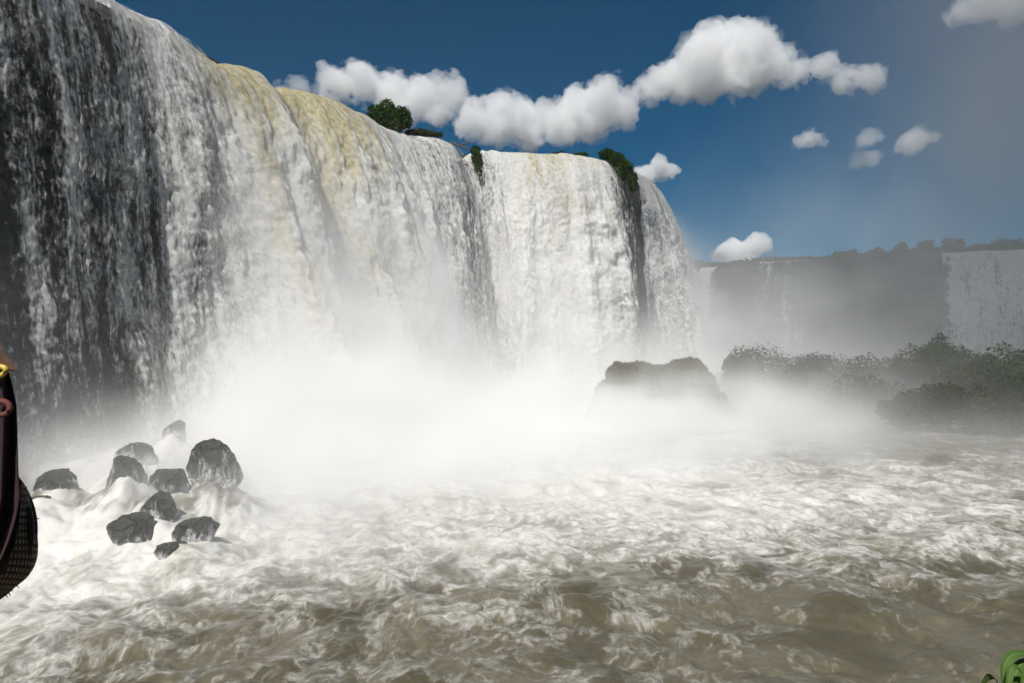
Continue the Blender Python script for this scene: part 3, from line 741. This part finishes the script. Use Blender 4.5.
# a rolled rim cord around the mouth, a sewn seam and frayed ends
bm = bmesh.new(); ring = [rel(-42+52*math.cos(a_), 466+4*math.sin(a_), .055*math.sin(a_)) for a_ in np.linspace(0, math.tau, 40)]
tube_bm(bm, ring, .006, 8, False); link('rim_cord', bm_mesh('rim_cord', bm), M_LEATHER, bag)
bm = bmesh.new()
tube_bm(bm, [rel(-42+78*math.sin(th)*.93, 530-80*math.cos(th)*.93+14*math.sin(th)-12, -.03) for th in np.linspace(1.25, 2.9, 24)], .0045, 8)
link('seam', bm_mesh('seam', bm), simple_mat('dark_binding', (.012, .008, .006), (.03, .02, .014), 40, .9), bag)
bm = bmesh.new(); rr = random.Random(4); tube_bm(bm, [rel(-42+78.5*math.sin(th), 530-81*math.cos(th), -.008) for th in np.linspace(.85, 2.65, 30)], .0016, 6)
for i in range(11):
    th = rr.uniform(.9, 2.6); ln = rr.uniform(.5, 3.2)
    tube_bm(bm, [rel(-42+79*math.sin(th), 530-82*math.cos(th), -.01), rel(-42+(80+ln)*math.sin(th), 530-(82+ln)*math.cos(th)+rr.uniform(-1, 2), rr.uniform(-.02, .01))], [.0011, .0003], 4)
link('frayed_fibres', bm_mesh('frayed_fibres', bm), M_LEATHER, bag)
# maroon strap panel: a folded cloth band hanging in front of the body
def cloth(name, right, left, y0, y1, dy, folds, th=.006):
    n, m = 70, 40; co = np.zeros((n, 2*m, 3))
    for i in range(n):
        y = y0+(y1-y0)*i/(n-1); R = right(y); Lx = left(y)
        for j in range(m):
            u = j/(m-1); x = Lx+(R-Lx)*u
            f = .011*math.sin(u*folds+y*.012)+.004*math.sin(u*folds*2.7+y*.03)
            co[i, j] = rel(x, y, dy+f); co[i, 2*m-1-j] = rel(x, y, dy+f+th)
    return grid_mesh(name, co)
prof = lambda y: np.interp(y, [366, 372, 385, 405, 430, 470, 498, 512, 525, 540, 555, 566], [4, 9, 12.5, 16.5, 17.5, 18.5, 19.5, 17, 14, 9, 3, -3])
link('strap', cloth('strap', lambda y: float(prof(y)), lambda y: -60.0, 352, 566, -.115, 16), M_MAROON, bag)
link('lining', cloth('lining', lambda y: float(np.interp(y, [490, 515, 540, 575], [21, 20, 16, 3])), lambda y: -50.0, 480, 575, -.09, 9, .004), simple_mat('olive_lining', (.035, .03, .02), (.06, .05, .03), 20, .85), bag)
# leather flap with a pointed tip, yellow ring and red cord loop
bm = bmesh.new()
out = [(-30, 330), (-2, 340), (3, 351), (9, 359), (15.5, 366), (15, 370), (6, 369), (-8, 366), (-30, 364)]
lo = [bm.verts.new(rel(x, y, -.125)) for x, y in out]; hi = [bm.verts.new(rel(x, y+1, -.117)) for x, y in out]
bm.faces.new(lo); bm.faces.new(hi[::-1])
for i in range(len(out)): bm.faces.new((lo[i], lo[(i+1) % len(out)], hi[(i+1) % len(out)], hi[i]))
link('leather_flap', bm_mesh('leather_flap', bm, False), M_LEATHER, bag)
bm = bmesh.new(); tube_bm(bm, [rel(-4+10*math.cos(a_), 372+5*math.sin(a_)+2.0*math.cos(a_)*-1, -.132) for a_ in np.linspace(0, math.tau, 28)], .0032, 8, False)
link('ring', bm_mesh('ring', bm), M_BRASS, bag)
bm = bmesh.new(); tube_bm(bm, [rel(1+9*math.cos(a_), 408+7*math.sin(a_), -.135) for a_ in np.linspace(-2.6, 1.9, 24)], .0035, 8)
link('cord_loop', bm_mesh('cord_loop', bm), simple_mat('red_cord', (.07, .015, .012), (.12, .03, .022), 60, .8), bag)
tag(bag, 'dark woven brown bag with a maroon strap hanging at the left edge', 'bag')
# wooden post carrying the bag, outside the frame, and the deck under the viewer
M_WOOD = simple_mat('weathered_wood', (.10, .08, .06), (.18, .15, .12), 7, .8, .01)
bm = bmesh.new(); bmesh.ops.create_cube(bm, size=1, matrix=Matrix.Translation((-.98, 1.12, 7.35)) @ Matrix.Diagonal((.12, .12, 1.9, 1)))
bmesh.ops.create_cube(bm, size=1, matrix=Matrix.Translation((-.96, 1.1, 8.32)) @ Matrix.Diagonal((.17, .17, .04, 1)))
bmesh.ops.bevel(bm, geom=bm.edges[:], offset=.008, segments=2, affect='EDGES')
tag(link('wooden_post', bm_mesh('wooden_post', bm, False), M_WOOD), 'weathered square post the woven bag hangs from', 'post')
bm = bmesh.new()
for i in range(30):
    bmesh.ops.create_cube(bm, size=1, matrix=Matrix.Translation((0, -2.6+i*.155, 6.37)) @ Matrix.Diagonal((6.2, .145, .05, 1)))
tag(link('walkway_path', bm_mesh('walkway_path', bm, False), M_WOOD), kind='structure')
def bank():
    r, X, Y, Z = lattice((1.0, 1.9, 0), (9, 7, 1), .12); X = X[..., 0]; Y = Y[..., 0]
    z = 6.45-1.7*np.maximum(0, Y-2.9)-.9*np.maximum(0, 1.7-X)+.1*fbm(X, Y, 0*X, 3)
    return grid_mesh('riverbank', np.stack(np.broadcast_arrays(X, Y, z), -1))
tag(link('riverbank_ground', bank(), rock_mat('bank_soil', (.04, .04, .02), (.08, .07, .04), .8, 3)), kind='structure')
# leafy plant, lower right corner
DP = 2.5
M_BLADE = NT('blade_leaf'); t = M_BLADE; uvn = t.n('ShaderNodeUVMap').outputs[0]
sx = t.n('ShaderNodeSeparateXYZ'); t.l(uvn, sx.inputs[0])
rib = t.ss(t.math('ABSOLUTE', t.math('SUBTRACT', sx.outputs[0], .5)), .0, .09)
nz, _ = t.noise(t.vmul(uvn, (8, 2, 1)), 1, 4)
colr = t.mix(rib, (.16, .22, .06), t.mix(nz, (.045, .10, .015), (.09, .17, .025)))
pr = t.n('ShaderNodeBsdfPrincipled'); t.l(colr, pr.inputs['Base Color']); pr.inputs['Roughness'].default_value = .75
t.l(t.bump(rib, .4, .002), pr.inputs['Normal'])
tr = t.n('ShaderNodeBsdfTranslucent'); t.l(colr, tr.inputs[0]); mx = t.n('ShaderNodeMixShader'); mx.inputs[0].default_value = .3
t.l(pr.outputs[0], mx.inputs[1]); t.l(tr.outputs[0], mx.inputs[2]); t.l(mx.outputs[0], t.out.inputs['Surface']); M_BLADE = M_BLADE.m
base = Vector((at(1030, 760, DP).x, DP, 6.42))
pl = empty('leafy_plant', base)
def blade(pxs, wd, dd=0.0, tw=0.0):
    pts = [at(x, y, DP+dd+.10*(i/(len(pxs)-1))**2)-base for i, (x, y) in enumerate(pxs)]
    n, m = 26, 7; co = np.zeros((n, m, 3)); uv = np.zeros((n, m, 2)); arr = np.array([list(p) for p in pts])
    tt = np.linspace(0, len(pts)-1, n)
    C = np.stack([np.interp(tt, range(len(pts)), arr[:, k_]) for k_ in range(3)], -1); C = gsmooth(C, 1.6)
    T = np.gradient(C, axis=0)
    for i in range(n):
        u = i/(n-1); w_ = .62*wd*px*DP*(math.sin(math.pi*min(1, .08+u*.92))**.7)+.0008
        tv = Vector(T[i]).normalized(); side = tv.cross(Vector((math.sin(tw*2.5), -math.cos(tw*2.5), .9))).normalized(); up = tv.cross(side)
        for j in range(m):
            q = j/(m-1)*2-1; co[i, j] = Vector(C[i])+side*q*w_-up*(abs(q)**1.3)*w_*.2; uv[i, j] = ((q+1)/2, u)
    link('leaf', grid_mesh('leaf', co, uv), M_BLADE, pl)
for a_ in [([(1018, 760), (1004, 690), (1003, 665), (1012, 654), (1024, 653), (1042, 662)], 7, 0, .1), ([(1022, 760), (1012, 700), (1016, 668), (1028, 660), (1050, 668)], 8, .04, -.3),
           ([(1014, 770), (1001, 700), (996, 678), (988, 676), (978, 690)], 6, .02, .5), ([(1020, 770), (1010, 712), (1008, 680), (1013, 664), (1022, 672), (1030, 700)], 5, -.04, 0),
           ([(1026, 770), (1022, 700), (1024, 676), (1034, 668), (1056, 690)], 7, -.06, .2), ([(1012, 780), (1000, 715), (992, 690), (984, 688), (974, 702)], 6, -.03, .7),
           ([(1030, 770), (1030, 700), (1038, 662), (1052, 650), (1074, 656)], 8, .08, 0), ([(1017, 770), (1006, 705), (1004, 688), (999, 684), (990, 700)], 4, -.05, .3)]: blade(*a_)
bm = bmesh.new()
for x in (1016, 1022, 1012, 1028): tube_bm(bm, [at(x, 800, DP+.03)-base-Vector((0, 0, .1)), at(x-2, 740, DP+.03)-base, at(x-4, 700, DP+.04)-base], [.009, .008, .004], 7)
link('stem', bm_mesh('stem', bm), simple_mat('plant_stem', (.05, .08, .02), (.1, .12, .04), 20, .6), pl)
tag(pl, 'glossy green plant with arching blade leaves in the lower right corner', 'plant')

# ------------------------------------------------------------------ clouds
M_CLOUD = vol_mat('cloud_vapour', (1, 1, 1), .0105, 0.0)
def cloud(blobs, d, label, seed, rough=.55, density=None, step_px=1.5, flat=None):
    """blobs: (px,py,r px) puffs at distance d; the hull of one closed noisy puff body"""
    r = np.random.default_rng(seed); u = d/F
    B = []
    for (x, y, rr_) in blobs:
        p = at(x, y, d); B.append((p.x, p.y+r.uniform(-.6, .6)*rr_*u, p.z, rr_*u*.86))
    B = np.array(B); pad = B[:, 3].max()*.6
    ex = B[:, 3:]*np.array([1, 1.7, 1]); mn = (B[:, :3]-ex).min(0)-pad; mx_ = (B[:, :3]+ex).max(0)+pad
    res, X, Y, Z = lattice(mn, mx_, step_px*u)
    sc_ = 1/(u*34)
    wob = billow(X*sc_, Y*sc_, Z*sc_+seed, 6, .66)-.24
    wob2 = fbm(X*sc_*.5, Y*sc_*.5, Z*sc_*.5+seed+40, 2)
    sd = None
    for x, y, z, R in B:
        q = (R-np.sqrt((X-x)**2+((Y-y)/1.7)**2+((Z-z)*1.1)**2))/u
        sd = q if sd is None else np.maximum(sd, q)
    sd0 = sd
    nz_ = (wob*115+wob2*10)*rough; sd = sd+np.where(nz_ > 0, 11*np.tanh(nz_/11), nz_)
    if flat is not None:
        zf = at(0, flat, d).z; sd = np.minimum(sd, (Z-zf)/u+wob2*6)
    sd[0] = sd[-1] = -9; sd[:, 0] = sd[:, -1] = -9; sd[:, :, 0] = sd[:, :, -1] = -9
    den = np.clip(.5+sd*.08, 0, 1)
    mat = M_CLOUD if density is None else vol_mat('cloud_vapour', (1, 1, 1), density)
    o = density_object('cloud', tuple(map(float, mn)), tuple(map(float, mx_)), res, den, mat, hull=.5)
    # thin ragged vapour round the body
    s2 = sd0+26*fbm(X*sc_*1.1, Y*sc_*.9, Z*sc_*1.6+seed+70, 5, .62)-1
    if flat is not None: s2 = np.minimum(s2, (Z-zf)/u+2+wob2*10)
    s2[0] = s2[-1] = -9; s2[:, 0] = s2[:, -1] = -9; s2[:, :, 0] = s2[:, :, -1] = -9
    v = density_object('wisp', tuple(map(float, mn)), tuple(map(float, mx_)), res, np.clip(.5+s2*.08, 0, 1), M_WISP, hull=.5)
    v.parent = o
    return tag(o, label, 'cloud', 'clouds in the blue sky')
M_WISP = vol_mat('cloud_wisp', (1, 1, 1), .0032)
DC = 3000.0
cloud([(655, 82, 18), (680, 75, 24), (700, 62, 30), (722, 40, 26), (745, 55, 30), (770, 66, 24), (712, 75, 28), (738, 78, 24), (795, 72, 17), (820, 72, 15), (845, 75, 14), (868, 77, 14), (690, 85, 18)], DC,
      'largest white cloud, humped with a long tail to the right, high in the sky', 1, flat=101)
cloud([(475, 122, 24), (500, 112, 24), (520, 118, 26), (495, 132, 20), (545, 118, 20), (575, 108, 24), (600, 105, 24), (622, 112, 20), (560, 128, 22), (590, 124, 20), (530, 134, 18)], DC*.96,
      'long white cloud low over the central lip of the falls', 2, flat=148)
cloud([(340, 88, 20), (362, 86, 24), (390, 95, 26), (420, 98, 24), (450, 98, 20), (330, 98, 16), (400, 112, 18), (440, 112, 16)], DC*1.05, 'broad cloud rising behind the lone bush on the lip', 3)
cloud([(645, 172, 12), (660, 168, 13), (672, 172, 10), (650, 178, 9)], DC*.7, 'small puffy cloud just right of the shrub clump', 4, .4, .03)
cloud([(720, 256, 9), (730, 252, 11), (740, 249, 12), (750, 246, 12), (759, 245, 9), (735, 258, 10), (748, 256, 9)], DC*1.3, 'small cloud low on the horizon above the narrow waterfall', 5, .4, .02)
cloud([(800, 143, 7), (808, 139, 10), (816, 139, 9), (823, 143, 6)], DC*1.1, 'tiny white cloud puff below the tail of the largest cloud', 6, .4, .010)
cloud([(910, 142, 10), (922, 138, 13), (936, 136, 10)], DC*1.1, 'soft white cloud puff in the haze at the right', 7, .4, .008)
cloud([(865, 140, 9), (880, 137, 9)], DC*1.1, 'faint grey wisp between two white puffs at the right', 8, .4, .004)
cloud([(965, 6, 13), (985, 2, 20), (1010, 0, 22), (1035, -4, 24)], DC, 'cloud cut off by the top right corner of the picture', 9, .5, .008)
cloud([(285, 90, 8), (298, 88, 8)], DC*1.1, 'tiny wisp of cloud touching the lip left of the lone bush', 10, .4, .006)
cloud([(860, 163, 8), (872, 160, 7)], DC*1.1, 'faint cloud scrap under the grey wisp at the right', 11, .4, .004)

# shade cloud: stands behind the viewer and shades the right bank
def shade_cloud():
    tgt = Vector((190, 190, 10)); c = tgt+SUN*(900/SUN.z)
    mn = np.array(c)-np.array((300, 260, 90)); mx_ = np.array(c)+np.array((300, 260, 90))
    res, X, Y, Z = lattice(mn, mx_, 12)
    q = 1-np.sqrt(((X-c.x)/165)**2+((Y-c.y)/150)**2+((Z-c.z)/60)**2)+.35*fbm(X/110, Y/110, Z/110, 4)
    q[0] = q[-1] = -1; q[:, 0] = q[:, -1] = -1; q[:, :, 0] = q[:, :, -1] = -1
    o = density_object('cloud', tuple(map(float, mn)), tuple(map(float, mx_)), res, np.clip(.5+q, 0, 1), vol_mat('cloud_vapour', (1, 1, 1), .008), hull=.5)
    tag(o, 'cloud overhead behind the viewer that shades the right bank', 'cloud', 'clouds in the blue sky')
shade_cloud()

# ------------------------------------------------------------------ mist
def lip_dist(X, Y):
    sh = X.shape; x = X.ravel(); y = Y.ravel(); L = P[::12]; ns = NN[::12]; lp = leapS[::12]
    d2 = (x[:, None]-L[None, :, 0])**2+(y[:, None]-L[None, :, 1])**2; k = np.argmin(d2, 1); r = np.arange(len(k))
    sd = (x-L[k, 0])*ns[k, 0]+(y-L[k, 1])*ns[k, 1]
    return np.abs(np.sqrt(d2[r, k])).reshape(sh), np.where(sd > 0, np.sqrt(d2[r, k]), sd).reshape(sh), lp[k].reshape(sh), covS[::12][k].reshape(sh)
def mist():
    mn, mx_ = (-44.0, 18.0, -1.0), (92.0, 150.0, 44.0)
    res, X, Y, Z = lattice(mn, mx_, 1.3)
    fd, side = foot_dist(X[..., 0]+0*Y[..., 0], Y[..., 0]+0*X[..., 0])
    S2 = (side*sstep(-4, 4, side)+np.where(side < 0, side, 0))[..., None]
    fd = fd[..., None]; out = np.where(S2 < 0, 1.0*fd, fd)
    nz = fbm(X*.07, Y*.07, Z*.09, 4, .6)+.0
    nz2 = fbm(X*.2, Y*.2, Z*.22+9, 3, .6)
    g = np.clip(1+2.6*nz+1.3*nz2, 0, 4)
    zz = np.maximum(Z, 0)
    # strength of the plunge along the foot: weak at the shaded left curtain, heavy from the centre to the end
    st = .10+.90*sstep(36, 58, Y+.5*X)+.30*np.exp(-zz/3.5)*sstep(-14, -20, X)
    hgt = np.clip(33-zz, 0, 40); lo, ls, ll, lc = lip_dist(X[..., 0]+0*Y[..., 0], Y[..., 0]+0*X[..., 0])
    e_ = ls[..., None]-ll[..., None]*np.sqrt(hgt)
    skin = np.where(e_ > -2.5, np.exp(-np.maximum(e_, 0)/1.3), 0)*(lo[..., None] < 18)
    plunge = st*(.42*np.exp(-out/6.0)*np.exp(-zz/np.maximum(1.2, 3.2+4.5*fbm(X*.11, Y*.11, Z*0+3, 3)))+.09*np.exp(-out/16.0)*np.exp(-zz/2.8))+skin*(zz < 32.5)*sstep(.7, 1.1, lc[..., None])*sstep(3, 12, hgt)*(.07+.19*sstep(8, 26, hgt))
    def G(cx, cy, cz, sx, sy, sz): return np.exp(-.5*(((X-cx)/sx)**2+((Y-cy)/sy)**2+((Z-cz)/sz)**2))
    drift = .16*G(0, 68, 0, 14, 10, 3.0)+.10*G(-3, 53, .2, 11, 8, 2.2)+.030*G(10, 47, .3, 16, 8, 1.8)+1.1*G(12.5, 69.0, 1.3, 7.5, 2.2, 1.75)+.03*G(23, 72, 0, 6, 4, 2.2)+.03*G(20, 62, 0, 11, 6, 2.2)+.018*G(29, 104, 6, 11, 20, 7)+.003*G(38, 66, 0, 10, 7, 2.4)+.16*G(-20, 43, .4, 6, 6, 1.8)+.42*G(-15, 49, 2.2, 3.0, 3.2, 3.8)+.20*G(-9, 56, 2.2, 3.5, 4, 3.6)+.12*G(-17, 36, .2, 4.5, 4, 1.3)+.10*G(-9, 41, .3, 5, 5, 1.8)+.035*G(-10, 32, .3, 7, 6, 1.7)+.006*G(48, 112, 18, 16, 22, 12)
    d = (plunge+drift)*g
    e = np.minimum.reduce([(X-mn[0])/8+0*Y+0*Z, (mx_[0]-X)/16+0*Y+0*Z, (Y-mn[1])/8+0*X+0*Z, (mx_[1]-Y)/16+0*X+0*Z, (mx_[2]-Z)/10+0*X+0*Y])
    d = d*np.clip(e, 0, 1); d[d < .0004] = 0
    o = density_object('mist', mn, mx_, res, d, vol_mat('spray_mist', (.998, .996, .992), 1.0, 0.0))
    return tag(o, kind='stuff')
mist()
def plume():
    mn, mx_ = (25.0, 118.0, -1.0), (260.0, 330.0, 150.0)
    res, X, Y, Z = lattice(mn, mx_, 3.5)
    def G(cx, cy, cz, sx, sy, sz): return np.exp(-.5*(((X-cx)/sx)**2+((Y-cy)/sy)**2+((Z-cz)/sz)**2))
    nz = 1.5*fbm(X*.022, Y*.022, Z*.016, 5, .62)
    d = (.0022*G(140, 180, 20, 48, 30, 30)+.016*G(140, 180, 80, 27, 32, 48)+.0035*G(80, 190, 12, 36, 28, 18))*np.clip(1+1.7*nz, 0, 3)
    e = np.minimum.reduce([(X-mn[0])/20+0*Y+0*Z, (mx_[0]-X)/20+0*Y+0*Z, (Y-mn[1])/14+0*X+0*Z, (mx_[1]-Y)/20+0*X+0*Z, (mx_[2]-Z)/25+0*X+0*Y])
    d = d*np.clip(e, 0, 1); d[d < .00015] = 0
    return tag(density_object('spray_plume_mist', mn, mx_, res, d, vol_mat('plume_mist', (.9, .9, .9), 1.0, 0)), kind='stuff')
plume()
# even air over the whole place
bm = bmesh.new(); bmesh.ops.create_cube(bm, size=1, matrix=Matrix.Translation((95, 190, 76)) @ Matrix.Diagonal((500, 480, 160, 1)))
tag(link('haze', bm_mesh('haze', bm, False), vol_mat('air', (.9, .92, .95), .00011)), kind='stuff')

# ------------------------------------------------------------------ render
sc.render.engine = 'CYCLES'; cy = sc.cycles
cy.use_denoising = True; cy.max_bounces = 10; cy.diffuse_bounces = 3; cy.glossy_bounces = 2; cy.transmission_bounces = 2
cy.transparent_max_bounces = 24; cy.volume_bounces = 8; cy.volume_step_rate = 2.0; cy.volume_max_steps = 256
cy.use_adaptive_sampling = True; cy.adaptive_threshold = .03; cy.caustics_reflective = False; cy.caustics_refractive = False
vs_ = sc.view_settings; vs_.view_transform = 'Standard'; vs_.look = 'None'; vs_.gamma = 1; vs_.use_curve_mapping = False; vs_.exposure = 0.26
sc.render.film_transparent = False
